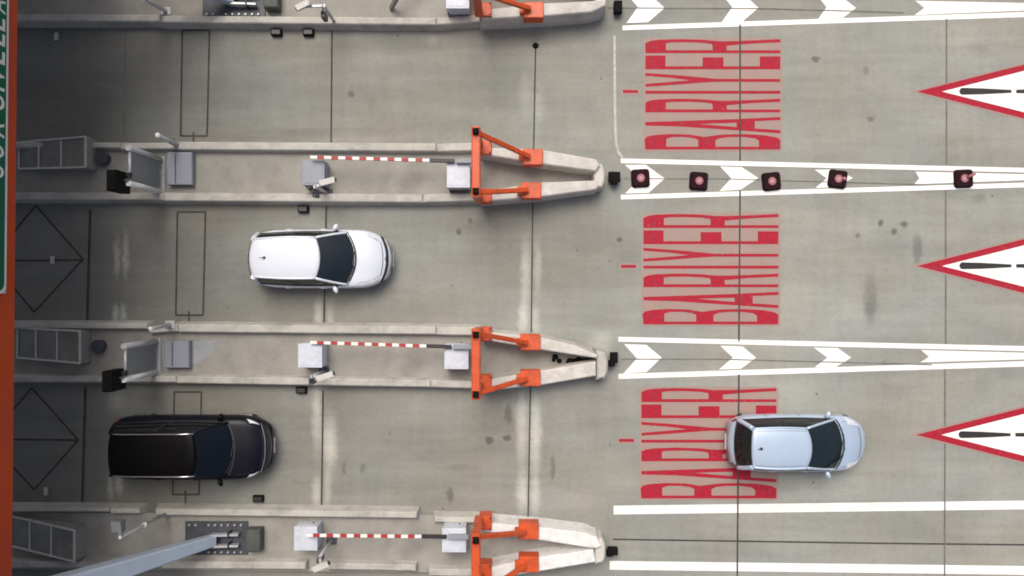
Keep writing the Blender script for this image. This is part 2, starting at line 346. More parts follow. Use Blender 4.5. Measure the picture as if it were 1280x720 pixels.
# ------------------------------------------------------------------ road markings
def band(x0, y0, x1, y1, wa, wb): return px2([(x0, y0-wa/2), (x1, y1-wb/2), (x1, y1+wb/2), (x0, y0+wa/2)])
LN = 'white edge lines tapering away from the islands'
def eline(pl, lab): flat('lane_line', [pl], .008, M['white'], label=lab, cat='road marking', group=LN)
eline(band(778, 35, 1290, 18, 6, 6.5), 'white painted line along the lower edge of the topmost arrowed strip')
eline(px2([(772, -52), (1290, -14), (1290, -7), (772, -46)]), 'white painted line bounding the uppermost arrowed strip on its far side')
eline(band(776, 201, 1290, 213, 6, 6), 'white painted line just above the row of maroon blocks')
eline(band(776, 246.5, 1290, 231, 6, 6), 'white painted line just below the row of maroon blocks')
eline(band(773, 424, 1290, 436, 6, 6.5), 'white painted line along the upper edge of the arrowed strip without blocks')
eline(band(773, 470.5, 1290, 454.5, 6.5, 7), 'white painted line along the lower edge of the arrowed strip without blocks')
eline(band(767, 637.5, 1290, 631, 11, 11), 'broad white painted line under the silver car')
eline(band(762, 706.5, 1290, 713, 11, 11), 'broad white painted line along the bottom of the photo')
arc = [(768, 44), (768.5, 110), (769, 160), (770.5, 180), (773, 190), (778, 197)]
flat('lane_line', [line_poly(arc, 3.2)], .006, M['oldwhite'], label='thin faded white line running across the top lane and curving into the edge line', cat='road marking')

CH = 'white chevrons between the edge lines'
def chev(pl, lab): flat('chevron', [px2(pl)], .0085, M['white'], label=lab, cat='chevron', group=CH)
chev([(781, 206), (807, 206), (831, 223), (811, 241), (781, 242), (800, 223.5)], 'white painted chevron with a maroon block on it beside the nose of the second island')
chev([(900, 208), (927, 209), (948, 222.5), (926, 237), (899, 239), (914, 223)], 'unobstructed white chevron between the second and third maroon blocks')
chev([(1018, 212), (1047, 212), (1066, 222.5), (1045, 234), (1019, 235), (1033, 223)], 'white chevron mostly hidden under the fourth maroon block')
chev([(1144, 214.5), (1290, 218), (1290, 225), (1142, 230.5), (1149, 223)], 'long white chevron tail under the last maroon block')
chev([(780, 430), (808, 431), (827, 447), (808, 465), (779, 467), (796, 448)], 'white chevron nearest the nose of the middle island')
chev([(900, 432), (928, 433), (945, 447), (926, 461), (898, 462), (916, 447)], 'second white chevron right of the middle island nose')
chev([(1017, 434.5), (1047, 435), (1064, 447), (1045, 458.5), (1018, 459), (1034, 447)], 'third white chevron right of the middle island nose')
chev([(1151, 437.5), (1290, 441), (1290, 449), (1150, 453), (1161, 446)], 'long solid white chevron tail at the right end of the middle strip')
for a, b_, c, lab in ((794, 831, 10, 'white chevron nearest the nose of the topmost island, cut by the top of the photo'), (912, 948, 10, 'second white chevron along the top edge of the photo'), (1030, 1070, 10, 'third white chevron along the top edge of the photo')):
    chev([(a-10, c-17), (a+18, c-17), (b_, c), (b_-21, c+16 if a > 1000 else c+18), (a-11, c+19), (a+3, c-1)], lab)
chev([(1144, 1), (1290, 4), (1290, 13), (1143, 19), (1155, 10)], 'long white chevron tail at the upper right corner of the photo')

def word(dx, dy, lab):
    """BARİYER, lettering stretched along the lane, tops of the letters to the left; outlines measured on the top lane"""
    polys, holes = [], []
    def rc(x0, x1, y0, y1, hole=False): (holes if hole else polys).append([(x0, y0), (x1, y0), (x1, y1), (x0, y1)])
    def R_(y0, y1):
        a = y0; b_ = y1
        polys.append([(807, b_), (807, a+4.5), (813, a+2), (823, a+.6), (850, a-.3), (880, a+.6), (896, a+2.2), (908, a+2.4), (935, a+1.6), (975, a-.2), (975, a+3),
                      (940, a+4.6), (908, a+7.4), (908, b_-2.9), (975, b_-2.9), (975, b_)])
        holes.append([(832, b_-3.1), (832, a+4.2), (840, a+3.1), (860, a+2.9), (880, a+3.8), (890, a+5.4), (891, a+8), (891, b_-3.1)])
    # E
    polys.append([(807, 86.4), (807, 69.8), (831.5, 69.8), (831.5, 83.3), (878.5, 83.3), (878.5, 72), (904, 72), (904, 83.3), (950, 83.3), (950, 71), (975, 71), (975, 86.4)])
    R_(49.6, 66.2); R_(124, 140.2)
    # Y
    polys.append([(807, 91.6), (845, 94.3), (878, 97.3), (895, 99), (975, 99.1), (975, 102.1), (895, 102), (878, 103), (845, 105.6), (807, 108.2), (807, 105.3), (840, 102.6), (866, 100.5), (840, 97), (807, 94.6)])
    # I with its dot
    rc(807, 975, 113.9, 116.9); rc(779, 797, 112.9, 116)
    # A
    polys.append([(807, 153), (850, 151.6), (920, 149.2), (975, 146.6), (975, 149.8), (943, 151.2), (943, 161), (975, 163.1), (975, 166.3), (920, 162.6), (850, 157.9), (807, 156.6)])
    holes.append([(868, 154.9), (900, 153.8), (921, 153.2), (921, 159.2), (900, 157.6)])
    # B
    polys.append([(807, 186.6), (806, 174), (809, 171), (818, 169.2), (838, 167.9), (862, 168.6), (873, 170.4), (880, 171.6), (888, 170.4), (903, 168.6), (930, 168), (955, 169.4), (970, 172), (975, 175), (975, 186.6)])
    holes.append([(832.5, 183.7), (832.5, 173.2), (840, 171), (856, 170.9), (868, 172.6), (873, 175), (873, 183.7)])
    holes.append([(894, 183.7), (894, 175), (900, 172.4), (912, 171), (930, 171), (944, 172.8), (949, 176), (949, 183.7)])
    tr = lambda pl: px2([(x+dx, y+dy) for x, y in pl])
    c = P(891+dx, 117+dy); t = thing('painted_word', (c.x, c.y, 0), lab, 'road lettering', 'red words painted on the lanes')
    def rr_(x0, x1, y0, y1, r_):
        pts = []
        for (cx_, cy_, a0) in ((x1-r_, y1-r_, 0), (x0+r_, y1-r_, 90), (x0+r_, y0+r_, 180), (x1-r_, y0+r_, 270)):
            for i in range(5): an = R(a0+i*22.5); pts.append((cx_+r_*math.cos(an), cy_+r_*math.sin(an)))
        return pts
    flat('bleed_halo', [tr(rr_(804, 978, 47, 189.5, 5)), tr(rr_(776, 800, 110.5, 118.5, 3))], .0052, M['bleed_halo'], parent=t)  # added pink sheet imitating colour bleed between the letters
    flat('lettering', [tr(q) for q in polys], .0092, M['red'], [tr(q) for q in holes], parent=t, grow=.008)
word(0, 0, 'red painted word BARİYER on the top lane, beside the curving faded line')
word(-2.5, 218.5, 'red painted word BARİYER on the middle lane with no car on it')
word(-5, 436, 'red painted word BARİYER partly under the silver car')

def tri(cx, cy, lab):
    t = thing('warning_triangle', P(cx, cy), lab, 'road marking', 'warning triangles painted on the lanes')
    s = 33.5/133; Lp = 196
    out = [(cx, cy), (cx+Lp, cy-Lp*s), (cx+Lp, cy+Lp*s)]; inn = [(cx+31, cy), (cx+Lp-9, cy-(Lp-9-31)*s), (cx+Lp-9, cy+(Lp-9-31)*s)]
    flat('bleed_halo', [px2(out)], .0052, M['bleed_halo'], [px2(inn)], parent=t, grow=.06)  # added pink rim imitating colour bleed around the border
    flat('red_border', [px2(out)], .0082, M['red'], [px2(inn)], parent=t)
    flat('white_field', [px2([(cx+31.3, cy), (cx+Lp-9.3, cy-(Lp-9.3-31.3)*s), (cx+Lp-9.3, cy+(Lp-9.3-31.3)*s)])], .0082, M['white'], parent=t)
    bar = [(cx+57+4*math.cos(a), cy-.3+4.3*math.sin(a)) for a in [math.pi/2+math.pi*i/8 for i in range(9)]]+[(cx+80, cy-4), (cx+118, cy-2), (cx+118, cy+1.6), (cx+80, cy+3.6)]
    flat('exclamation_bar', [px2(bar[::1])], .0122, M['blackpaint'], parent=t)
    flat('exclamation_dot', [px2([(cx+124, cy-2.3), (cx+145, cy-2.9), (cx+145, cy+2.6), (cx+124, cy+2)])], .0122, M['blackpaint'], parent=t)
tri(1146, 114.5, 'red edged white triangle with a black exclamation mark on the top lane')
tri(1146, 332.5, 'red edged white triangle with a black exclamation mark on the middle lane')
tri(1145, 543.5, 'red edged white triangle with a black exclamation mark ahead of the silver car')

# ------------------------------------------------------------------ traffic islands: slab, kerbs, nose walls
def wpoly(pts, z): return px2(pts, z)
KZ = .40
def island(ci, lab, north, south, slab, north_gap=None):
    xs = [p[0] for p in slab]; c = P(450, ci)
    t = thing('traffic_island', (c.x, c.y, 0), lab, 'traffic island', 'toll plaza islands')
    MB().poly_prism(wpoly(slab, .15), 0, .15).build('slab', M['slab'], t)
    for seg in north+south:
        MB().poly_prism(wpoly(seg, KZ), 0, KZ, .07, bevel=.03).build('kerb', M['kerb'], t)
    return t
def S(x0, ya, x1, yb, w0, w1=None):            # strip in pixels, ya/yb upper edge, w width
    w1 = w1 or w0; return [(x0, ya), (x1, yb), (x1, yb+w1), (x0, ya+w0)]
I = []
I.append(island(-5, 'topmost traffic island, only its lower kerb inside the photo',
    [S(-400, -44, 560, -46, 9)], [S(-400, 16, 200, 18, 9), S(200.6, 19, 545, 22, 9), S(545.7, 22, 600, 18, 9)],
    [(-400, -40), (600, -40), (740, -12), (740, 22), (600, 26), (-400, 24)]))
I.append(island(216, 'pale kerbed traffic island with the row of maroon blocks off its nose',
    [S(-400, 174, 150, 178, 7), S(150.6, 178.5, 222, 178, 8), S(222.6, 177, 545, 179, 10), S(545.7, 179.5, 600, 178, 10)],
    [S(-400, 240, 204, 241, 9), S(204.6, 241, 528, 243, 10), S(528.7, 243, 600, 241, 10)],
    [(-400, 177), (600, 181), (740, 205), (755, 222), (740, 238), (600, 249), (-400, 246)]))
I.append(island(447, 'middle traffic island between the white car and the black car',
    [S(-400, 403, 183, 404, 7), [(185, 411), (222, 405), (222, 414), (187, 416.5)], S(222.6, 405, 545, 408, 10), S(545.7, 408.5, 600, 409, 10)],
    [S(-400, 469, 220, 470, 8), S(220.6, 470, 538, 475, 9), S(538.7, 475, 600, 477, 9)],
    [(-400, 406), (600, 411), (740, 440), (755, 450), (740, 468), (600, 483), (-400, 475)]))
I.append(island(674, 'lowest traffic island, below the black car',
    [S(-400, 634, 136, 635, 5), S(137.5, 636, 174, 636, 6), S(194, 636, 521, 640, 8), S(543, 646, 600, 647, 7)],
    [S(-400, 701, 200, 702, 8), S(201.5, 702, 382, 703, 9), S(409, 704, 520, 706, 8), S(536, 711, 600, 712, 9)],
    [(-400, 637), (600, 644), (740, 660), (755, 682), (740, 700), (600, 716), (-400, 708)]))

NZ = .85
def nose(lab, up, lo, capx, cap_top, cap_bot, tipx, cy, gp):
    t = thing('crash_nose', P(capx, cy), lab, 'concrete barrier', 'concrete crash noses at the island ends')
    for q in (up, lo):
        MB().poly_prism(wpoly(q, NZ), 0, NZ, .05, bevel=.035).build('wall', M['whitewall'] if 'whitest' in lab else M['nosewall'], t)
    pts = [(capx, cap_top), (capx+6, cap_top+2)]
    r = (cap_bot-cap_top)/2; cc = (cap_top+cap_bot)/2
    for i in range(1, 10):
        a = -math.pi/2+math.pi*i/10; pts.append((capx+7+(tipx-capx-7)*math.cos(a), cc+r*.94*math.sin(a)))
    pts += [(capx+6, cap_bot-2), (capx, cap_bot)]
    MB().poly_prism(wpoly(pts, NZ-.12), 0, NZ-.12, .05, bevel=.05).build('rounded_end', M['nosewall'] if gp else M['kerb'], t)
    return t
nose('pale concrete V shaped nose next to the row of maroon blocks', [(601, 184), (677, 187), (745, 199), (750, 206), (745, 214), (677, 205), (601, 193)],
     [(601, 239), (677, 228), (746, 225.5), (749, 232), (745, 237), (677, 246), (601, 252)], 743, 203, 236, 756, 220, True)
nose('concrete V shaped nose with dark debris inside, on the middle island', [(601, 414), (674, 421), (720, 432), (747, 444), (746, 448), (674, 437), (601, 424)],
     [(601, 476), (674, 464), (745, 452), (745, 470), (674, 482), (601, 489)], 746, 438, 475, 760, 456, False)
nose('whitest concrete V shaped nose on the lowest island', [(601, 653), (672, 659), (730, 666), (746, 672), (752, 683), (746, 686), (735, 685), (672, 675), (601, 664)],
     [(601, 712), (672, 697), (742, 687.5), (745, 703), (672, 715), (601, 726)], 744, 672, 706, 757, 689, True)
nose('concrete V shaped nose of the topmost island, half outside the photo', [(601, -50), (677, -46), (745, -30), (745, -16), (677, -28), (601, -40)],
     [(601, 12), (680, 4), (758, 0), (757, 7), (740, 15), (680, 20), (601, 24)], 745, -28, 15, 757, -6, True)

# nose reflectors
def lampthing(px, py, lab, sz=(13, 10), tip=None):
    c = P(px, py, .25); t = thing('nose_lamp', (c.x, c.y, 0), lab, 'warning lamp', 'black warning lamps in front of the noses')
    a, b_ = sz[0]/80, sz[1]/80
    MB().box(c.x-a*.6, c.x+a*.6, c.y-b_*.6, c.y+b_*.6, 0, .12).build('base', M['black'], t)
    k = MB(); k.box(c.x-a, c.x+a, c.y-b_, c.y+b_, .12, .34, bevel=.03)
    if tip: k.box(c.x+tip[0]/40-.09, c.x+tip[0]/40+.09, c.y-tip[1]/40-.09, c.y-tip[1]/40+.09, .14, .38, bevel=.03)
    k.build('lamp_head', M['black'], t)
lampthing(768, 221, 'small black lamp left of the row of maroon blocks', (14, 12), (0, 6))
lampthing(767.5, 447, 'small black lamp off the nose of the middle island', (9, 13), (-3, 7))
lampthing(766, 689, 'small black lamp off the nose of the lowest island', (12, 9), (-4, 2))
lampthing(772.5, 9, 'small black lamp beside the topmost chevron', (10, 15))
# debris in the middle nose
k = MB()
for (x, y, r) in ((694, 446, 4), (699, 451, 3.4), (692, 450, 2.5), (712, 451, 4), (717, 452, 4.5), (723, 450, 4.5), (729, 451, 4), (734, 450, 3.6), (739, 450, 3.6), (709, 453, 2)):
    c = P(x, y, .2); k.ball(c, r/40, r/46, .08, seg=9, rings=6)
tag(k.build('debris', M['black']), 'dark heap of debris lying inside the middle nose', 'debris')

# ------------------------------------------------------------------ orange crash frames
def portal(cy, pads, lab):
    t = thing('crash_gantry', P(600, cy), lab, 'steel frame', 'orange steel frames astride the island ends')
    gy0, gy1 = cy-33, cy+33; zt = 2.6
    n0 = P(600, gy0); n1 = P(600, gy1)
    base_z = NZ+.02
    for q, sgn in ((n0, -1), (n1, 1)):
        MB().beam((q.x, q.y, base_z), (q.x, q.y, zt-.12), .24, .24, up=(1, 0, 0)).build('post', M['orange'], t)
        f = MB(); c = Vector((q.x+.22, q.y+sgn*.10)); f.box(c.x-.20, c.x+.17, c.y-.21, c.y+.21, NZ-.45, NZ+.10, bevel=.02)
        f.build('foot_block', M['orange'], t)
        bo = MB()
        for sx in (-.15, .12):
            for sy in (-.16, .16): bo.tube((c.x+sx, c.y+sy, NZ+.09), (c.x+sx, c.y+sy, NZ+.13), .025, seg=6)
        bo.build('bolts', M['trim'], t)
        MB().box(q.x-.085, q.x+.085, q.y-.085, q.y+.085, zt+.17, zt+.30, bevel=.03).build('lamp_cap', M['black'], t)
    MB().beam((n0.x, n0.y+.16, zt), (n1.x, n1.y-.16, zt), .25, .28).build('crossbar', M['orange'], t)
    for (q, pad) in ((n0, pads[0]), (n1, pads[1])):
        c = P(pad[0], pad[1], NZ+.12)
        MB().beam((q.x+.08, q.y, zt-.1), (c.x-.12, c.y, NZ+.2), .135, .13).build('brace', M['orange'], t)
        MB().box(c.x-.30, c.x+.30, c.y-.24, c.y+.24, NZ-.35, NZ+.12, bevel=.02).build('pad', M['orange'], t)
        MB().beam((c.x-.42, c.y, NZ+.10), (c.x-.1, c.y, NZ+.10), .26, .12).build('pad_lug', M['orange'], t)
portal(220, ((666, 196), (664, 238)), 'orange steel frame beside the row of maroon blocks island')
portal(444.5, ((663, 428), (663, 473)), 'orange steel frame on the middle island')
portal(671.5, ((661, 664.5), (661, 706)), 'orange steel frame on the lowest island')
portal(-4, ((666, -40), (667, 12)), 'orange steel frame on the topmost island, mostly outside the photo')

# ------------------------------------------------------------------ barrier machines and arms, reader cabinets, cameras
def machine(name, x0, x1, y0, y1, z, lab, group, m, cat, dark_side=True):
    a = P(x0, y0, z); b_ = P(x1, y1, z); c = (a+b_)/2
    t = thing(name, (c.x, c.y, .15), lab, cat, group)
    MB().box(a.x, b_.x, b_.y, a.y, .23, z-.04, bevel=.03).build('housing', m, t)
    MB().box(a.x-.015, b_.x+.015, b_.y-.015, a.y+.015, z-.037, z, bevel=.02).build('lid', m, t)
    MB().box(a.x+.03, b_.x-.03, b_.y+.03, a.y-.03, .15, .23).build('plinth', M['plate'], t)
    MB().box(a.x+.08, b_.x-.08, a.y+.003, a.y+.015, .35, z-.15, bevel=.003).build('service_door', m, t)
    k = MB()
    for i in range(5): k.box(a.x-.012, a.x+.002, b_.y+.14, a.y-.14, .35+i*.06, .37+i*.06, bevel=.002)
    k.build('vent', M['trim'], t)
    k = MB(); k.sweep([Vector((a.x+.06, b_.y-.03, .16+.5*q)) + Vector((-.06*q*q, -.05*math.sin(q*5), 0)) for q in [i/8 for i in range(9)]], .018); k.build('cable', M['blackmetal'], t)
    k = MB(); k.box(a.x+.05, b_.x-.05, b_.y+.05, a.y-.05, z-.002, z+.012, bevel=.006); k.build('lid_panel', m, t)
    k = MB(); k.tube(((a.x+b_.x)/2+.14, a.y+.01, z*.55), ((a.x+b_.x)/2+.14, a.y+.04, z*.55), .025, seg=8); k.build('lock', M['trim'], t)
    return t
GH = 'barrier housings beside the orange frames'; GR = 'reader cabinets at the left end of the barrier arms'
machine('barrier_machine', 559, 587, 203, 234, .95, 'grey white barrier housing at the orange frame by the maroon block row', GH, M['whitebox'], 'barrier machine')
machine('barrier_machine', 556, 585, 431, 461, .95, 'white barrier housing touching the orange frame of the middle island', GH, M['whitebox'], 'barrier machine')
machine('barrier_machine', 553, 582, 661, 690, .95, 'pale blue barrier housing touching the orange frame of the lowest island', GH, M['whitebox'], 'barrier machine')
machine('barrier_machine', 558, 586, -22, 10, .95, 'pale barrier housing at the top edge of the photo by the orange frame', GH, M['whitebox'], 'barrier machine')
machine('reader_cabinet', 378, 405, 201, 231, .85, 'dull grey blue cabinet at the left end of the uppermost striped arm', GR, M['greybox'] , 'cabinet')
machine('reader_cabinet', 373, 402, 430, 459, .95, 'bright white cabinet at the left end of the middle striped arm', GR, M['whitebox'], 'cabinet')
machine('reader_cabinet', 368, 396, 659, 688, .85, 'pale cabinet under the tip of the lowest striped arm', GR, M['whitebox'], 'cabinet')

def arm(x0, y0, x1, y1, z, lab, n=17):
    t = thing('barrier_boom', P(x1, y1, z), lab, 'barrier boom', 'red and white striped barrier booms')
    a = P(x0, y0, z); b_ = P(x1, y1, z)
    k = MB()
    for i in range(n):
        p = a.lerp(b_, i/n); q = a.lerp(b_, (i+1)/n)
        k.beam(p, q, .095, .06, m=(i+1) % 2)
    k.build('striped_tube', [M['redstripe'], M['whitestripe']], t)
    d = (b_-a).normalized()
    MB().beam(b_, b_+d*.75, .11, .10).build('arm_holder', M['blackmetal'], t)
    e_ = b_+d*.9
    MB().beam((e_.x-.1, e_.y, z), (e_.x+.5, e_.y, z), .14, .16).build('pivot', M['greybox'], t)
    return t
arm(388, 196.5, 537, 200.5, 1.05, 'red and white striped arm of the island with maroon blocks off its nose')
arm(388, 428, 533, 432.5, 1.05, 'red and white striped arm on the middle island beside a bright white cabinet')
arm(383, 669, 527, 670.5, 1.05, 'red and white striped arm whose tip lies over a pale cabinet on the lowest island')

def gadget(px, py, cyl, lab, hub=None):
    """lane camera: post, bracket, cable box and a white camera tube"""
    a = P(px, py, .15); t = thing('lane_camera', (a.x, a.y, .15), lab, 'camera', 'lane cameras beside the reader cabinets')
    zt = 1.7; s = (H-zt)/H
    tp = P(hub[0], hub[1], zt)
    MB().tube((tp.x, tp.y, .15), (tp.x, tp.y, zt-.05), .05).build('post', M['galv'], t)
    MB().box(tp.x-.16, tp.x+.16, tp.y-.12, tp.y+.12, .15, .20).build('base_plate', M['plate'], t)
    c0 = P(*cyl[0], zt); c1 = P(*cyl[1], zt)
    k = MB(); k.beam((tp.x, tp.y, zt-.08), (c0+c1)/2-Vector((0, 0, .08)), .07, .06); k.build('bracket', M['galv'], t)
    h = MB(); h.tube(c0, c1, .085, .075, 14); h.beam(c0.lerp(c1, .1)+Vector((0, 0, .09)), c1.lerp(c0, -.05)+Vector((0, 0, .09)), .17, .015); h.build('camera_housing', M['frame'], t)
    l_ = MB(); d = (c1-c0).normalized(); l_.tube(c1, c1+d*.05, .06); l_.build('lens', M['blackmetal'], t)
    b = MB(); b.box(tp.x-.14, tp.x-.02, tp.y-.26, tp.y-.08, 1.0, 1.45); b.tube((tp.x-.1, tp.y-.2, 1.45), (tp.x-.02, tp.y-.02, 1.62), .02, seg=6); b.build('junction_box', M['plate'], t)
    return t
gadget(395, 236, ((399, 230), (418, 225)), 'white lane camera on a post below the dull grey blue cabinet', (393, 233))
gadget(390, 470, ((395, 474), (416, 467)), 'white lane camera on a post below the bright white cabinet', (389, 471))
gadget(396, 700, ((390, 712), (410, 704)), 'white lane camera bracket at the bottom edge of the photo', (399, 697))
gadget(400, 6, ((388, 3), (372, 11)), 'white lane camera on the topmost island at the top edge', (404, 6))

# leaning dark rod on the topmost island
k = MB(); k.beam(P(489, 10, .2), P(497, -4, .9), .14, .12)
tag(k.build('rod', M['panel']), 'short dark grey rod standing on the topmost island', 'rod')

# black boxes at the kerb foot
BX = 'black boxes on the lane at the foot of the kerbs'
for (x, y, lab) in ((345, 40, 'left one of two black boxes below the topmost kerb'), (385, 40, 'right one of two black boxes below the topmost kerb'), (378.5, 261.5, 'black box on the lane just above the white car'),
                    (376, 488, 'black box on the lane under the kerb of the middle island'), (322, 624, 'black box on the lane below the front of the black car')):
    c = P(x, y, .15); t = thing('kerb_box', (c.x, c.y, 0), lab, 'box', BX)
    MB().box(c.x-.16, c.x+.16, c.y-.10, c.y+.10, 0, .16, bevel=.02).build('housing', M['black'], t)
    MB().box(c.x-.13, c.x+.13, c.y-.07, c.y+.07, .16, .175, bevel=.005).build('cover', M['blackmetal'], t)
c = P(669.5, 57); k = MB(); k.tube(c, c+Vector((0, 0, .06)), .10, .08, 14); tag(k.build('joint_cap', M['black']), 'small round black cap at the top end of a joint in the top lane', 'cap')

# maroon blocks
for i, (x, y, r, lab) in enumerate(((801, 222.5, 3, 'maroon rubber block standing on the chevron nearest the nose'), (874, 226, -4, 'second maroon rubber block, standing off the chevrons'),
        (965, 226.5, 6, 'third maroon rubber block, right of the unobstructed chevron'), (1048, 223.5, -8, 'fourth maroon rubber block, covering the tip of a chevron'),
        (1205.5, 223, 2, 'last maroon rubber block at the right with a broken stub'))):
    c = P(x, y, .1); t = thing('marker_block', (0, 0, 0), lab, 'marker base', 'maroon rubber blocks in a row between the lines')
    out = []
    for q in range(4):
        for a in range(5):
            an = R(q*90+a*22.5); out.append(((1 if q in (0, 3) else -1)*.185+.085*math.cos(an), (1 if q in (0, 1) else -1)*.185+.085*math.sin(an)))
    k = MB(); k.poly_prism(out, 0, .12, .02, bevel=.03); k.build('block', M['maroon'], t)
    k = MB(); k.tube((0, 0, .10), (0, 0, .135), .135, .12, 18); k.build('socket', M['pink'], t)
    k = MB(); k.tube((0, 0, .13), (0, 0, .137), .07, .06, 12); k.build('plug', M['plug'], t)
    if i == 4:
        k = MB(); k.tube((.06, .02, .14), (.26, .12, .24), .05, .04, 10); k.build('stub', M['pink'], t)
    if i == 3:
        k = MB(); k.ball((.17, .02, .15), .08, .06, .04); k.build('stub', M['pink'], t)
    t.location = (c.x, c.y, .008); t.rotation_euler.z = R(r)

# ------------------------------------------------------------------ booth-side equipment at the left end of the islands
def gantry(bx, y0, y1, lab, boxn):
    """two leg sign stand with a panel, a black signal head and a grey cabinet at its foot"""
    a = P(bx, y0); b_ = P(bx, y1); zt = 2.25
    t = thing('sign_stand', ((a.x+b_.x)/2, (a.y+b_.y)/2, .15), lab, 'sign stand', 'two legged stands at the left end of the islands')
    for q in (a, b_):
        MB().tube((q.x, q.y, .15), (q.x, q.y, zt), .085, seg=14).build('leg', M['signwhite'] if q is b_ else M['galv'], t)
    MB().box(a.x-.08, a.x+.12, b_.y-.10, a.y+.10, .15, .22).build('foot_plate', M['galv'], t)
    MB().box(a.x-.03, a.x+.03, b_.y+.10, a.y-.10, .35, zt-.08, bevel=.01).build('panel', M['panel'], t)
    MB().tube((a.x, a.y-.02, zt-.1), (b_.x, b_.y+.02, zt-.1), .04).build('cross_tube', M['galv'], t)
    q = b_; h = MB(); h.box(q.x-.34, q.x-.06, q.y-.28, q.y+.30, zt-.25, zt+.55, bevel=.04)
    head = h.build('signal_head', M['black'], t)
    k = MB(); k.beam((q.x-.06, q.y+.05, zt+.1), (q.x+.12, q.y+.16, zt+.02), .05, .05); k.beam((q.x+.02, q.y+.2, zt+.1), (q.x+.16, q.y+.24, zt+.12), .10, .08); k.build('bracket', M['trim'], t)
gantry(205, 201, 241, 'two legged sign stand with a black signal head on the island above the white car', None)
gantry(200, 426, 464, 'two legged sign stand with a black signal head on the middle island', None)
def cab(x0, x1, y0, y1, lab):
    z = .42; a = P(x0, y0, z); b_ = P(x1, y1, z); t = thing('control_cabinet', ((a.x+b_.x)/2, (a.y+b_.y)/2, .15), lab, 'cabinet', 'low grey blue cabinets beside the sign stands')
    MB().box(a.x, b_.x, b_.y, a.y, .22, z, bevel=.02).build('housing', M['greybox'], t)
    MB().box(a.x+.04, b_.x-.04, b_.y+.04, a.y-.04, .15, .22).build('plinth', M['plate'], t)
    MB().box(a.x+.05, b_.x-.05, b_.y-.014, b_.y-.003, .26, z-.04, bevel=.003).build('door', M['plate'], t)
    k = MB(); k.box(a.x+.24, a.x+.27, b_.y+.05, a.y-.05, z, z+.012, bevel=.003); k.build('lid_seam', M['plate'], t)
cab(209, 240, 190, 231, 'low grey blue cabinet on the island above the white car')
cab(205, 236, 426, 460, 'low grey blue cabinet on the middle island')
flat('pale_patch', [wpoly([(238, 427), (274, 425), (268, 440), (246, 455), (238, 456)], .155)], .155, M['patch'], label='pale blue patch on the slab right of the grey cabinet of the middle island', cat='patch')

def post(bx, by, tx, ty, lab, r=.07, extra=False, zb=.15):
    b_ = P(bx, by, zb); k_ = ((Vector((tx-640, ty-360)).length)/(Vector((bx-640, by-360)).length)) * 24/(24-zb)
    z = H-H/k_; q = P(tx, ty, z)
    t = thing('pole', (b_.x, b_.y, zb), lab, 'pole', None)
    MB().tube(b_, q, r, r*.9, 14).build('shaft', M['galv'], t)
    MB().box(b_.x-.15, b_.x+.15, b_.y-.12, b_.y+.12, zb, zb+.05).build('base_plate', M['galv'], t)
    MB().ball(q, r*1.15, r*1.15, r*.6).build('cap', M['signwhite'], t)
    if extra:
        m_ = b_.lerp(q, .52)
        MB().tube(m_-Vector((0, 0, .09)), m_+Vector((0, 0, .09)), r*1.6).build('collar', M['signwhite'], t)
        k = MB(); k.beam(q+Vector((0, -.05, -.05)), q+Vector((-.05, .42, -.05)), .09, .07)
        k.box(q.x-.28, q.x-.02, q.y+.1, q.y+.42, z-.35, z-.02, bevel=.03); k.build('detector', M['panel'], t)
post(224, 183, 197, 169, 'short light pole on the kerb beside the low cabinet above the white car')
post(213, 405.5, 188, 411, 'short light pole on the upper kerb of the middle island', r=.06, zb=.4)
post(211, 640, 150, 672, 'tall slender light pole with a collar leaning over the lowest island', r=.045, extra=True)
post(208, 14, 180, -2, 'light pole at the top edge of the photo near the canopy', r=.07)

for (x, y, lab) in ((126, 197, 'dark drum on the island above the white car near the sloping frame'), (121, 433, 'dark drum on the middle island near the sloping frame')):
    z = .42; c = P(x, y, z); t = thing('drum', (c.x, c.y, .15), lab, 'drum', 'dark drums under the canopy edge')
    k = MB(); k.tube((c.x, c.y, .15), (c.x, c.y, z-.03), .18, .20, 20); k.build('body', M['plate'], t)
    k = MB(); k.tube((c.x, c.y, z-.03), (c.x, c.y, z), .205, .19, 20); k.build('lid', M['plate'], t)

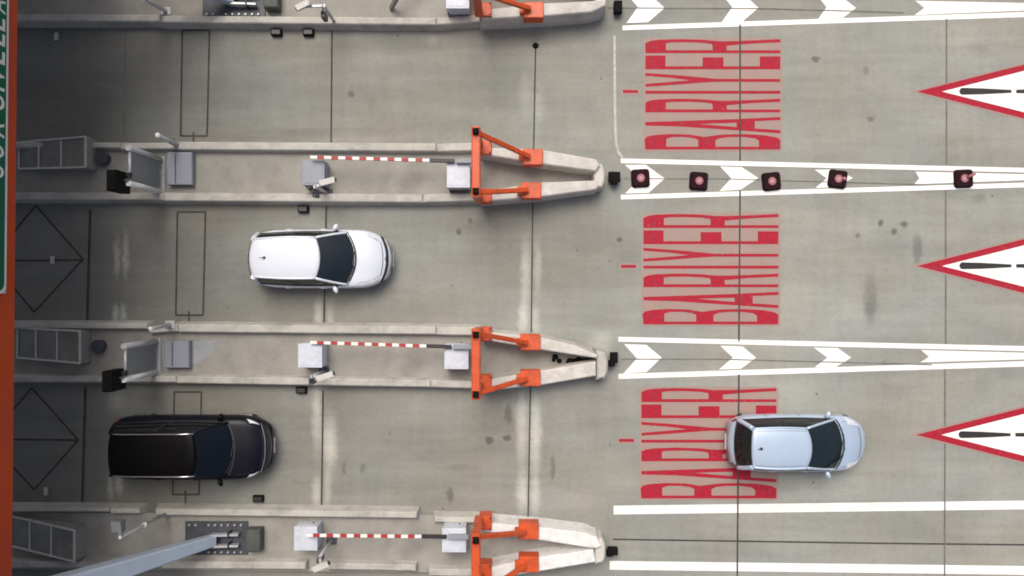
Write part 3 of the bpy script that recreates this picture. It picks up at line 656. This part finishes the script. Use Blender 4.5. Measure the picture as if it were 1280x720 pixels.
def stair_cover(xr, yr0, yr1, xl, yl0, yl1, lab):
    zr, zl = .75, .22
    A = P(xr, yr0, zr); B = P(xr, yr1, zr); D = P(xl, yl0, zl); E = P(xl, yl1, zl)
    t = thing('stair_cover', ((A.x+D.x)/2, (A.y+B.y)/2, .15), lab, 'stair cover', 'sloping glazed stair covers under the canopy edge')
    k = MB()
    for p, q in ((A, D), (B, E), (A, B), (D, E)): k.beam(p, q, .055, .07)
    for f in (.36, .70): k.beam(A.lerp(D, f), B.lerp(E, f), .05, .05)
    k.build('frame', M['frame'], t)
    for (f0, f1) in ((.02, .35), (.37, .69), (.71, .98)):
        c0, c1, c2, c3 = A.lerp(D, f0), B.lerp(E, f0), B.lerp(E, f1), A.lerp(D, f1)
        for a_ in (c0, c1, c2, c3): a_.z -= .02
        k = MB(); up = Vector((0, 0, .012)); s = .03
        vs_ = [k.bm.verts.new(v+o) for o in (-up, up) for v in (c0+Vector((0, -s, 0)), c1+Vector((0, s, 0)), c2+Vector((0, s, 0)), c3+Vector((0, -s, 0)))]
        for q in ((0, 1, 2, 3), (7, 6, 5, 4), (0, 4, 5, 1), (1, 5, 6, 2), (2, 6, 7, 3), (3, 7, 4, 0)): k.bm.faces.new([vs_[i] for i in q])
        k.build('pane', M['pane'], t)
    for p, q in ((A, D), (B, E), (A, B), (D, E)):
        n_ = (Vector((q.y-p.y, p.x-q.x, 0))).normalized()*.03; k = MB()
        vs_ = [k.bm.verts.new(v) for v in (Vector((p.x, p.y, .15))-n_, Vector((q.x, q.y, .15))-n_, Vector((q.x, q.y, .15))+n_, Vector((p.x, p.y, .15))+n_, p-n_-Vector((0, 0, .05)), q-n_-Vector((0, 0, .05)), q+n_-Vector((0, 0, .05)), p+n_-Vector((0, 0, .05)))]
        for f in ((0, 1, 2, 3), (4, 5, 6, 7), (0, 4, 5, 1), (1, 5, 6, 2), (2, 6, 7, 3), (3, 7, 4, 0)): k.bm.faces.new([vs_[i] for i in f])
        k.build('side_wall', M['slab'], t)
stair_cover(107, 171, 209, 24, 178, 211, 'sloping three pane glazed cover at the left end of the island above the white car')
stair_cover(100, 414, 454, 22, 410, 447, 'sloping three pane glazed cover at the left end of the middle island')
stair_cover(93, 663, 702, 14, 645, 682, 'sloping three pane glazed cover at the left end of the lowest island')

# raking canopy columns
def column(bx, by, ex, ey, lab, sgn):
    b_ = P(bx, by, .3); z = 5.6; e_ = P(ex, ey, z)
    t = thing('canopy_column', (b_.x, b_.y, .15), lab, 'column', 'raking steel canopy columns')
    MB().beam(b_+Vector((-.05, 0, .1)), e_, .34, .30, w2=.72, h2=.5).build('shaft', M['strut'], t)
    MB().box(b_.x-1.0, b_.x+.95, b_.y-.52, b_.y+.52, .15, .20, bevel=.01).build('base_plate', M['plate'], t)
    for yy in (-.42, .42):
        k = MB()
        for i in range(9):
            if i in (2,): continue
            x = b_.x-.85+i*.2; k.tube((x, b_.y+yy, .20), (x, b_.y+yy, .27), .032, seg=6)
        k.build('bolt_row', M['galv'], t)
    for yy in (-.17, .17):
        MB().beam((b_.x-.1, b_.y+yy, .42), (b_.x+.72, b_.y+yy, .34), .07, .22).build('gusset', M['galv'], t)
    for yy in (-.17, .17):
        MB().box(b_.x+.42, b_.x+.47, b_.y+yy-.09, b_.y+yy+.09, .2, .5, bevel=.005).build('stiffener', M['blackmetal'], t)
    c = b_+Vector((.98+.22, 0, 0)); MB().box(c.x-.2, c.x+.24, c.y-.32, c.y+.36, .15, .55, bevel=.03).build('end_box', M['endbox'], t)
column(270, 674, -10, 761, 'blue grey raking steel column on a bolted plate on the lowest island', 1)
column(292, 0, -10, -96, 'blue grey raking steel column on a bolted plate at the top edge of the photo', -1)

# ------------------------------------------------------------------ canopy and its sign
t = thing('toll_canopy', (-20, 0, 0), 'toll plaza canopy with an orange fascia along the left edge of the photo', 'canopy')
Xf = 12.0
def edge(y): return -Xf+.02+.0095*y            # the fascia runs very slightly askew
yN, yS = 40, -40
def fas(z0, z1, th0, th1, name, m):
    MB().poly_prism([(edge(yN)+th0, yN), (edge(yS)+th0, yS), (edge(yS)-th1, yS), (edge(yN)-th1, yN)], z0, z1).build(name, m, t)
fas(5.5, 10.5, 0, .25, 'fascia', M['fascia'])  # unseen upper height raised, canopy depth cut short, to shape the sky light
fas(5.62, 5.70, -.255, 9, 'soffit', M['soffit'])
fas(10.1, 10.25, -.255, 9, 'roof', M['roofm'])
for yy in (14, 5.5, -5.5, -14, 25, -25):
    MB().beam((-19, yy, .1), (-19, yy, 5.62), .5, .5).build('pillar', M['galv'], t)
# sign board on the fascia
s0 = P(4.6, 367, 6.0)
sy0 = s0.y; sy1 = 14.0
sg = thing('gantry_sign', (edge(0)+.1, 5, 5.78), 'green sign with a white border and white lettering on the orange fascia', 'sign')
def vsheet(name, yz_polys, x, m, holes=()):
    """flat sheet facing east; outlines in (y, z)"""
    o = flat(name, yz_polys, 0, m, holes); me = o.data
    for v in me.vertices:
        yy, zz = v.co.x, v.co.y; v.co = Vector((edge(yy)+x-sg.location.x, yy-sg.location.y, zz-sg.location.z))
    me.update(); o.location = (0, 0, 0); o.parent = sg; return o
def rrect(y0, y1, z0, z1, r):
    pts = []
    for (cy, cz, a0) in ((y1-r, z1-r, 0), (y0+r, z1-r, 90), (y0+r, z0+r, 180), (y1-r, z0+r, 270)):
        for i in range(5): a = R(a0+i*22.5); pts.append((cy+r*math.cos(a), cz+r*math.sin(a)))
    return pts
zb, zt_ = 5.92, 7.9
k = MB(); k.poly_prism([(edge(sy0)+.01, sy0), (edge(sy1)+.01, sy1), (edge(sy1)+.07, sy1), (edge(sy0)+.07, sy0)], zb, zt_); k.build('backing', M['galv'], sg)
vsheet('border', [rrect(sy0, sy1, zb, zt_, .2)], .074, M['signwhite'], [rrect(sy0+.07, sy1-.07, zb+.07, zt_-.07, .16)])
vsheet('green_field', [rrect(sy0+.072, sy1-.072, zb+.072, zt_-.072, .16)], .074, M['green'])
# lettering: feet of the capitals show at the edge of the photo
def glyph(ch, py0, py1):
    cu = bpy.data.curves.new('lettering', 'FONT'); cu.body = ch; cu.size = 1; cu.offset = .02
    o = bpy.data.objects.new('lettering', cu); C.objects.link(o); bpy.context.view_layer.update()
    me = bpy.data.meshes.new_from_object(o.evaluated_get(bpy.context.evaluated_depsgraph_get())); bpy.data.objects.remove(o); bpy.data.curves.remove(cu)
    xs = [v.co.x for v in me.vertices]; ys = [v.co.y for v in me.vertices]
    y0 = P(0, py1, 6).y; y1 = P(0, py0, 6).y
    z0, z1 = 6.05, 6.62
    for v in me.vertices:
        f = (v.co.x-min(xs))/(max(xs)-min(xs)); h = (v.co.y-min(ys))/(max(ys)-min(ys))
        yy = y0+(y1-y0)*f; zz = z0+(z1-z0)*h
        v.co = Vector((edge(yy)+.078-sg.location.x, yy-sg.location.y, zz-sg.location.z))
    me.materials.clear(); me.materials.append(M['signwhite'])
    q = bpy.data.objects.new('lettering', me); C.objects.link(q); q.parent = sg
for ch, a, b_ in (('O', 208, 225), ('O', 183, 200), ('A', 156, 174), ('U', 122, 140), ('I', 112, 116), ('V', 90, 106), ('E', 67, 83), ('E', 45, 60), ('L', 26, 41), ('A', 3, 20)):
    glyph(ch, a, b_)

# small white studs on the left lanes
for (x, y, lab) in ((66, 325, 'small pale stud on the cut line in the middle lane under the canopy edge'), (58, 614, 'small pale stud at the lower corner of the cut diamond behind the black car'), (71, 46, 'small pale stud in the top lane under the topmost island')):
    c = P(x, y); k = MB(); k.box(c.x-.06, c.x+.06, c.y-.12, c.y+.12, .001, .05, bevel=.01); tag(k.build('lane_stud', M['frame']), lab, 'stud', 'pale studs on the left lanes')

# ------------------------------------------------------------------ cars
def interp(tab, x):
    if x <= tab[0][0]: return tab[0][1]
    for (a, fa), (b_, fb) in zip(tab, tab[1:]):
        if x <= b_:
            u = (x-a)/(b_-a); u = u*u*(3-2*u)*.5+u*.5
            return fa+(fb-fa)*u
    return tab[-1][1]
SEC = [(0, 0), (.10, .17), (.2, .33), (.3, .50), (.40, .68), (.48, .82), (.54, .90), (.60, .955), (.66, .985), (.74, 1.0), (.80, .985), (.87, .955), (.92, .90), (1.0, .70)]
SZ = [(0, 1.0), (.10, .995), (.2, .985), (.3, .972), (.40, .955), (.48, .935), (.54, .90), (.60, .83), (.66, .70), (.74, .50), (.80, .30), (.87, .10), (.92, .02), (1.0, 0)]
def car(name, label, cx, cy, S_):
    L, W = S_['L'], S_['W']; ox = cx; oy = cy            # cx: world x of rear bumper, cy: centre line
    t = thing(name, (ox+L/2, oy, 0), label, 'car')
    def body(x, q):
        """point on the outer skin: x along the car from the rear, q -1..1 across over the top"""
        aq = abs(q); sg_ = 1 if q >= 0 else -1
        hw = W/2*interp(S_['plan'], x/L); zt = interp(S_['top'], x/L); zb = .22 if .12 < x/L < .88 else .22+.06*(abs(x/L-.5)-.38)/.12
        s = interp(SEC, aq); f = interp(SZ, aq)
        z = zb+(zt-zb)*f
        y = sg_*s*hw
        if x > L*.72: x = x-S_['bowf']*((x/L-.72)/.28)**2*abs(y/(W/2))**2.2
        if x < L*.25: x = x+S_['bowr']*((.25-x/L)/.25)**2*abs(y/(W/2))**2.2
        return Vector((ox+x, oy+y, z))
    k = MB(); qs = [i/22-1 for i in range(45)]; xs = [0, .02, .05, .09]+[.13+i*.037 for i in range(21)]+[.91, .95, .98, 1.0]
    xs = [v for v in xs if v <= 1]; V = k.grid([[body(x*L, q) for q in qs] for x in xs])
    for r_, rev in ((V[0], False), (V[-1], True)):
        c = sum((v.co for v in r_), Vector())/len(r_); c.x += -.03 if not rev else .03
        cv = k.bm.verts.new(c)
        for i in range(len(r_)-1):
            f = k.bm.faces.new((r_[i+1], r_[i], cv) if not rev else (r_[i], r_[i+1], cv)); f.smooth = True
        f = k.bm.faces.new((r_[0], r_[-1], cv) if not rev else (r_[-1], r_[0], cv))
    for i in range(len(V)-1): k.bm.faces.new((V[i][0], V[i+1][0], V[i+1][-1], V[i][-1]))
    bo = k.build('body', M[S_['paint']], t)
    def patch(x0, x1, q0, q1, lift=.006, nx=6, nq=6, xf=None):
        rows = []
        for i in range(nx+1):
            u = i/nx; r_ = []
            for j in range(nq+1):
                v_ = j/nq; x = x0+(x1-x0)*u; q = q0+(q1-q0)*v_
                if xf: x, q = xf(u, v_)
                p = body(x, q); a = body(min(L, x+.02), q)-body(max(0, x-.02), q); b__ = body(x, min(1, q+.01))-body(x, max(-1, q-.01))
                n_ = a.cross(b__)
                n_ = n_.normalized() if n_.length > 1e-9 else Vector((0, 0, 1))
                if n_.dot(p-Vector((p.x, oy, .45))) < 0: n_ = -n_
                r_.append(p+n_*lift)
            rows.append(r_)
        return rows
    def part(name, rows, m, parent=t):
        kk = MB(); kk.grid(rows); return kk.build(name, m, parent)
    # hood seams
    hx0, hx1 = S_['hood']; hq = S_.get('hoodq', .44)
    for sg_ in (-1, 1):
        part('seam', patch(0, 0, 0, 0, .003, 10, 1, xf=lambda u, v_: (hx0+(hx1-hx0)*u, sg_*(hq-.08*u**3+.008*(v_-.5)))), M[S_.get('seam', 'seal')])
        part('headlight', patch(0, 0, 0, 0, .008, 6, 6, xf=lambda u, v_: (S_['hl'][0]+(S_['hl'][1]-S_['hl'][0])*u-(.10*v_), sg_*(S_['hl'][2]+(S_['hl'][3]-S_['hl'][2])*v_*(.55+.45*(1-u))))), M['lamp'])
        part('tail_light', patch(S_['tl'][0], S_['tl'][1], sg_*S_['tl'][2], sg_*S_['tl'][3], .008), M['taillamp'])
    part('seam', patch(0, 0, 0, 0, .003, 1, 14, xf=lambda u, v_: (hx1+.02*u+.0, (hq-.08)*(2*v_-1))), M[S_.get('seam', 'seal')])
    if S_.get('grille'):
        g0, g1, gq = S_['grille']
        part('grille', patch(g0, g1, -gq, gq, .006, 2, 20), M['trim'])
        for e_ in (0, ):
            if S_.get('grille_bright'):
                part('grille_trim', patch(g0-.05, g0-.025, -gq, gq, .012, 1, 20), M['chrome']); part('grille_trim', patch(g1, g1+.02, -gq*.8, gq*.8, .012, 1, 20), M['chrome'])
    if S_.get('rearline'):
        g0, g1, gq = S_['rearline']; part('bumper_insert', patch(g0, g1, -gq, gq, .006, 2, 20), M['trim'])
    # badge
    if S_.get('badge'):
        p = body(S_['badge'], 0); kk = MB(); kk.ball(p+Vector((0, 0, .004)), .05, .075, .012); kk.build('badge', M['trim'], t)
    # door and panel seams down the sides
    for sg_ in (-1, 1):
        for dx in S_['doors']:
            part('seam', patch(dx, dx+.012, sg_*.60, sg_*.86, .003, 1, 8), M['trim'])
        for dx in S_['handles']:
            p = body(dx, sg_*.66); kk = MB(); kk.beam(p+Vector((-.08, sg_*.006, 0)), p+Vector((.08, sg_*.006, 0)), .02, .025); kk.build('door_handle', M[S_['paint']], t)
    # cabin
    f0, f1, r0, r1 = S_['f0'], S_['f1'], S_['r0'], S_['r1']     # windscreen base, roof front, rear glass base, roof rear (from rear)
    cb, cr = S_['cb'], S_['cr']; zr = S_['zr']; n = 14
    def bz(x, y):
        hw = W/2*interp(S_['plan'], x/L); s = min(.98, abs(y)/hw)
        lo, hi = 0, .7
        for _ in range(20):
            mid = (lo+hi)/2
            if interp(SEC, mid) < s: lo = mid
            else: hi = mid
        return body(x, lo).z-.02
    def bl(side, u):      # belt loop point; side f/r/n/s
        if side == 'f': y = cb[1]*(1-2*u); x = f0-S_['bowws']*(y/cb[1])**2
        elif side == 'r': y = cb[0]*(1-2*u); x = r0+S_['bowrw']*(y/cb[0])**2
        else:
            xa = r0+S_['bowrw']; xb = f0-S_['bowws']; x = xa+(xb-xa)*u; y = (cb[0]+(cb[1]-cb[0])*u+.045*math.sin(math.pi*u))*(1 if side == 'n' else -1)
        return Vector((ox+x, oy+y, bz(x, y)))
    def rl(side, u):
        if side == 'f': y = cr[1]*(1-2*u); x = f1-S_['bowws']*.55*(y/cr[1])**2
        elif side == 'r': y = cr[0]*(1-2*u); x = r1+S_['bowrw']*.5*(y/cr[0])**2
        else:
            xa = r1+S_['bowrw']*.5; xb = f1-S_['bowws']*.55; x = xa+(xb-xa)*u; y = (cr[0]+(cr[1]-cr[0])*u+.03*math.sin(math.pi*u))*(1 if side == 'n' else -1)
        z = zr+.03*math.sin(math.pi*min(1, max(0, (x-r1)/(f1-r1))))-S_.get('drop', .03)*(1 if side == 'r' else (1-u)**3 if side in 'ns' else 0)
        return Vector((ox+x, oy+y, z-.045))
    def glassrows(side, u0, u1, v0=0, v1=1, bulge=.04, m=10):
        rows = []
        for j in range(7):
            v_ = v0+(v1-v0)*j/6; r_ = []
            for i in range(m+1):
                u = u0+(u1-u0)*i/m; p = bl(side, u).lerp(rl(side, u), v_); bz_ = bulge*math.sin(math.pi*v_)
                d = {'f': Vector((.6, 0, .8)), 'r': Vector((-.7, 0, .7)), 'n': Vector((0, .9, .4)), 's': Vector((0, -.9, .4))}[side]
                r_.append(p+d*bz_)
            rows.append(r_)
        return rows
    part('windscreen', glassrows('f', 0, 1), M[S_.get('ws', 'glass')]); part('rear_window', glassrows('r', 0, 1, bulge=.02), M['glass2'])
    bp_ = S_['bp']
    for sd in 'ns':
        part('side_window', glassrows(sd, .0, bp_-.012), M['glass2']); part('side_window', glassrows(sd, bp_+.012, 1), M['glass2'])
        kk = MB(); kk.grid(glassrows(sd, bp_-.013, bp_+.013, m=2, bulge=.046)); kk.build('pillar', M['trim'], t)
        sy = 1 if sd == 'n' else -1
        # front and rear pillars as painted bars following the glass corners
        for (end, rad) in ((1, .040), (0, S_.get('cpil', .06))):
            kk = MB(); pts = [bl(sd, end).lerp(rl(sd, end), j/8)+Vector((.3 if end else -.3, sy*.5, .7))*.02*math.sin(math.pi*j/8) for j in range(9)]
            kk.sweep(pts, rad)
            kk.build('pillar', M[S_['paint']], t)
        # belt moulding
        kk = MB(); pts = [bl(sd, i/12)+Vector((0, sy*.012, .012)) for i in range(13)]
        kk.sweep(pts, .016)
        kk.build('belt_trim', M['trim'] if not S_.get('chrometrim') else M['chrome'], t)
        # roof side rail
        kk = MB(); pts = [rl(sd, i/14)+Vector((0, 0, .03)) for i in range(15)]
        kk.sweep(pts, .032)
        kk.build('roof_rail', M[S_['paint']], t)
    # roof panel
    def roofp(u, q, lift=0.0):
        w_ = cr[0]+(cr[1]-cr[0])*u+.03*math.sin(math.pi*u); xa = r1+S_['bowrw']*.5*q*q; xb = f1-S_['bowws']*.55*q*q
        x = xa+(xb-xa)*u; e_ = min(u, 1-u)
        z = zr+.03*math.sin(math.pi*u)-S_.get('drop', .03)*(1-u)**3+.040-.050*abs(q)**2.6-.03*max(0, 1-e_/.06)**2
        return Vector((ox+x, oy+q*w_*1.02, z+lift))
    us = [0, .02, .045, .08]+[.12+.76*i/12 for i in range(13)]+[.92, .955, .98, 1]
    qq = [-1, -.97, -.92, -.84]+[-.72+1.44*i/12 for i in range(13)]+[.84, .92, .97, 1]
    kk = MB(); V = kk.grid([[roofp(u, q) for q in qq] for u in us])
    rim = [v for v in V[0]]+[r_[-1] for r_ in V[1:]]+V[-1][-2::-1]+[r_[0] for r_ in V[-2:0:-1]]
    low = [kk.bm.verts.new(v.co-Vector((0, 0, .05))) for v in rim]
    for i in range(len(rim)):
        j = (i+1) % len(rim); kk.bm.faces.new((rim[i], low[i], low[j], rim[j]))
    kk.build('roof', M[S_.get('roofpaint', S_['paint'])], t)
    if S_.get('roofseam'):
        for sy in (-1, 1):
            kk = MB(); kk.grid([[roofp(.05+.92*i/12, sy*.84, .004), roofp(.05+.92*i/12, sy*.86, .004)] for i in range(13)])
            kk.build('roof_seam', M['seal'], t)
    if S_.get('panorama'):
        xa, xb = S_['panorama']; kk = MB()
        kk.grid([[roofp(xa+(xb-xa)*i/12, (j/5-1)*.74, .005) for j in range(11)] for i in range(13)]); kk.build('glass_roof', M['carblack'], t)
    if S_.get('rails'):
        for sy in (-1, 1):
            kk = MB(); xa, xb = S_['rails']; pts = []
            for i in range(15):
                u = i/14; x = xa+(xb-xa)*u; y = sy*(cr[0]+(cr[1]-cr[0])*u-.005); pts.append(Vector((ox+x, oy+y, zr+.045+.075*min(1, 8*u, 8*(1-u)))))
            for a, b__ in zip(pts, pts[1:]): pass
            kk.sweep(pts, .022)
            kk.build('roof_bar', M['chrome'], t)
    # antenna
    if S_.get('ant'):
        u = S_['ant']; kk = MB(); p = Vector((ox+u, oy, zr+.055)); kk.tube(p, p+Vector((0, 0, .03)), .045, .03, 10); kk.tube(p+Vector((0, 0, .02)), p+Vector((-.14, 0, .10)), .012, .007, 6)
        kk.build('antenna', M['trim'], t)
    # cowl and wipers
    kk = MB(); rows = [[bl('f', i/12)+Vector((dx, 0, dz)) for i in range(13)] for dx, dz in ((-.02, .030), (.035, .022))]
    kk.grid(rows); kk.build('cowl', M['trim'], t)
    for (u0, u1) in ((.30, .62), (.58, .93)):
        a = bl('f', u0)+Vector((.03, 0, .05)); p1 = bl('f', u1).lerp(rl('f', u1), .10)+Vector((.03, 0, .045))
        kk = MB(); kk.beam(a, p1, .018, .015); kk.build('wiper', M['blackmetal'], t)
    # mirrors
    for sy in (-1, 1):
        mx = f0-S_['bowws']-S_.get('mirr', .18); p = Vector((ox+mx, oy+sy*(W/2+S_.get('mout', .03)), .98*S_.get('mz', 1)))
        mr_ = thing_part = MB(); rot = Matrix.Rotation(-sy*R(24), 4, 'Z')
        mr_.ball(p, .075, .125, .085, rot=rot); mo = mr_.build('mirror', M[S_.get('mirrpaint', S_['paint'])], t)
        kk = MB(); kk.beam((ox+mx+.03, oy+sy*(W/2-.08), .92*S_.get('mz', 1)), p, .06, .04); kk.build('mirror_stalk', M['trim'], mo)
    # wheels
    for wx in S_['wheels']:
        for sy in (-1, 1):
            yw = W/2*interp(S_['plan'], wx/L)-.075; r = S_.get('wr', .32)
            kk = MB(); kk.tube((ox+wx, oy+sy*(yw-.01), r+.02), (ox+wx, oy+sy*(yw+.002), r+.02), r+.03, seg=28); kk.build('wheel_arch', M['trim'], t)
            kk = MB(); kk.tube((ox+wx, oy+sy*(yw-.2), r), (ox+wx, oy+sy*(yw+.015), r), r, seg=28); wo = kk.build('wheel', M['tyre'], t)
            kk = MB(); kk.tube((ox+wx, oy+sy*(yw+.012), r), (ox+wx, oy+sy*(yw+.022), r), r*.66, seg=20)
            for i in range(5):
                a = 2*math.pi*i/5; kk.beam((ox+wx, oy+sy*(yw+.03), r), (ox+wx+math.cos(a)*r*.62, oy+sy*(yw+.026), r+math.sin(a)*r*.62), .05, .02)
            kk.build('rim', M['rim'], wo)
    # number plates (blank)
    p = body(L, 0); kk = MB(); kk.box(p.x+.018, p.x+.026, oy-.24, oy+.24, .34, .45, bevel=.004); kk.build('number_plate', M['signwhite'], t)
    p = body(0, 0); kk = MB(); kk.box(p.x-.034, p.x-.018, oy-.24, oy+.24, .38, .49, bevel=.004); kk.build('number_plate', M['signwhite'], t)
    return t

car('hatchback_car', 'white hatchback car with a dark windscreen in the middle lane', -8.05, .885, dict(L=4.38, W=1.80, paint='carwhite',
    plan=[(0, .66), (.04, .80), (.10, .91), (.2, .98), (.35, 1), (.7, 1), (.82, .985), (.90, .92), (.96, .82), (1, .66)],
    top=[(0, .60), (.02, .80), (.05, .96), (.12, 1.02), (.3, 1.0), (.6, .97), (.76, .97), (.86, .90), (.93, .80), (.97, .68), (1, .56)],
    bowf=.42, bowr=.30, hood=(3.45, 4.13), hoodq=.47, hl=(3.72, 4.12, .44, .64), tl=(.06, .32, .50, .66), grille=(4.22, 4.30, .66), badge=4.22, rearline=(.06, .12, .56),
    doors=(1.1, 2.15, 3.25), handles=(1.3, 2.35), f0=3.36, f1=2.42, r0=.20, r1=.34, cb=(.73, .785), cr=(.55, .60), zr=1.48, bowws=.26, bowrw=.22, bp=.52, ant=.80, wheels=(.78, 3.48), mirr=.34, cpil=.085))
car('compact_car', 'silver blue compact car driving over the red lettering in the lower lane', 6.57, -4.70, dict(L=4.24, W=1.74, paint='carsilver',
    plan=[(0, .72), (.03, .84), (.08, .93), (.2, .99), (.35, 1), (.7, 1), (.82, .97), (.90, .90), (.96, .78), (1, .62)],
    top=[(0, .58), (.02, .72), (.04, .86), (.10, .97), (.3, .99), (.6, .98), (.76, .96), (.86, .88), (.93, .78), (.97, .68), (1, .54)],
    bowf=.40, bowr=.22, hood=(3.35, 3.98), hoodq=.47, hl=(3.58, 4.0, .42, .62), tl=(.04, .14, .56, .68), rearline=(.135, .16, .56),
    doors=(1.1, 2.1, 3.15), handles=(1.3, 2.3), f0=3.40, f1=2.22, r0=.16, r1=.46, cb=(.72, .75), cr=(.57, .58), zr=1.50, bowws=.24, bowrw=.10, bp=.46, ant=.72, wheels=(.72, 3.40), mirr=.26, cpil=.07, roofseam=True))
car('suv_car', 'large black sport utility car with silver roof bars in the lower lane', -12.22, -4.83, dict(L=4.90, W=1.95, paint='carblue', roofpaint='carblack',
    plan=[(0, .78), (.03, .88), (.08, .95), (.2, .99), (.35, 1), (.7, 1), (.84, .985), (.92, .93), (.97, .84), (1, .70)],
    top=[(0, .68), (.02, .88), (.04, 1.02), (.10, 1.10), (.3, 1.10), (.6, 1.08), (.76, 1.08), (.86, 1.03), (.93, .95), (.97, .82), (1, .66)],
    bowf=.34, bowr=.20, hood=(3.95, 4.70), hoodq=.46, hl=(4.42, 4.72, .50, .60), tl=(.06, .35, .50, .66), grille=(4.80, 4.90, .56), grille_bright=True,
    doors=(1.3, 2.45, 3.6), handles=(1.55, 2.7), f0=3.92, f1=3.06, r0=.24, r1=.50, cb=(.76, .80), cr=(.61, .62), zr=1.76, bowws=.20, bowrw=.10, bp=.52, wheels=(.92, 3.98), wr=.37, mirr=.20, mout=.0, mz=1.12, seam='trim',
    ws='glassdark', panorama=(.08, .78), rails=(.68, 3.02), chrometrim=False, mirrpaint='carblack'))
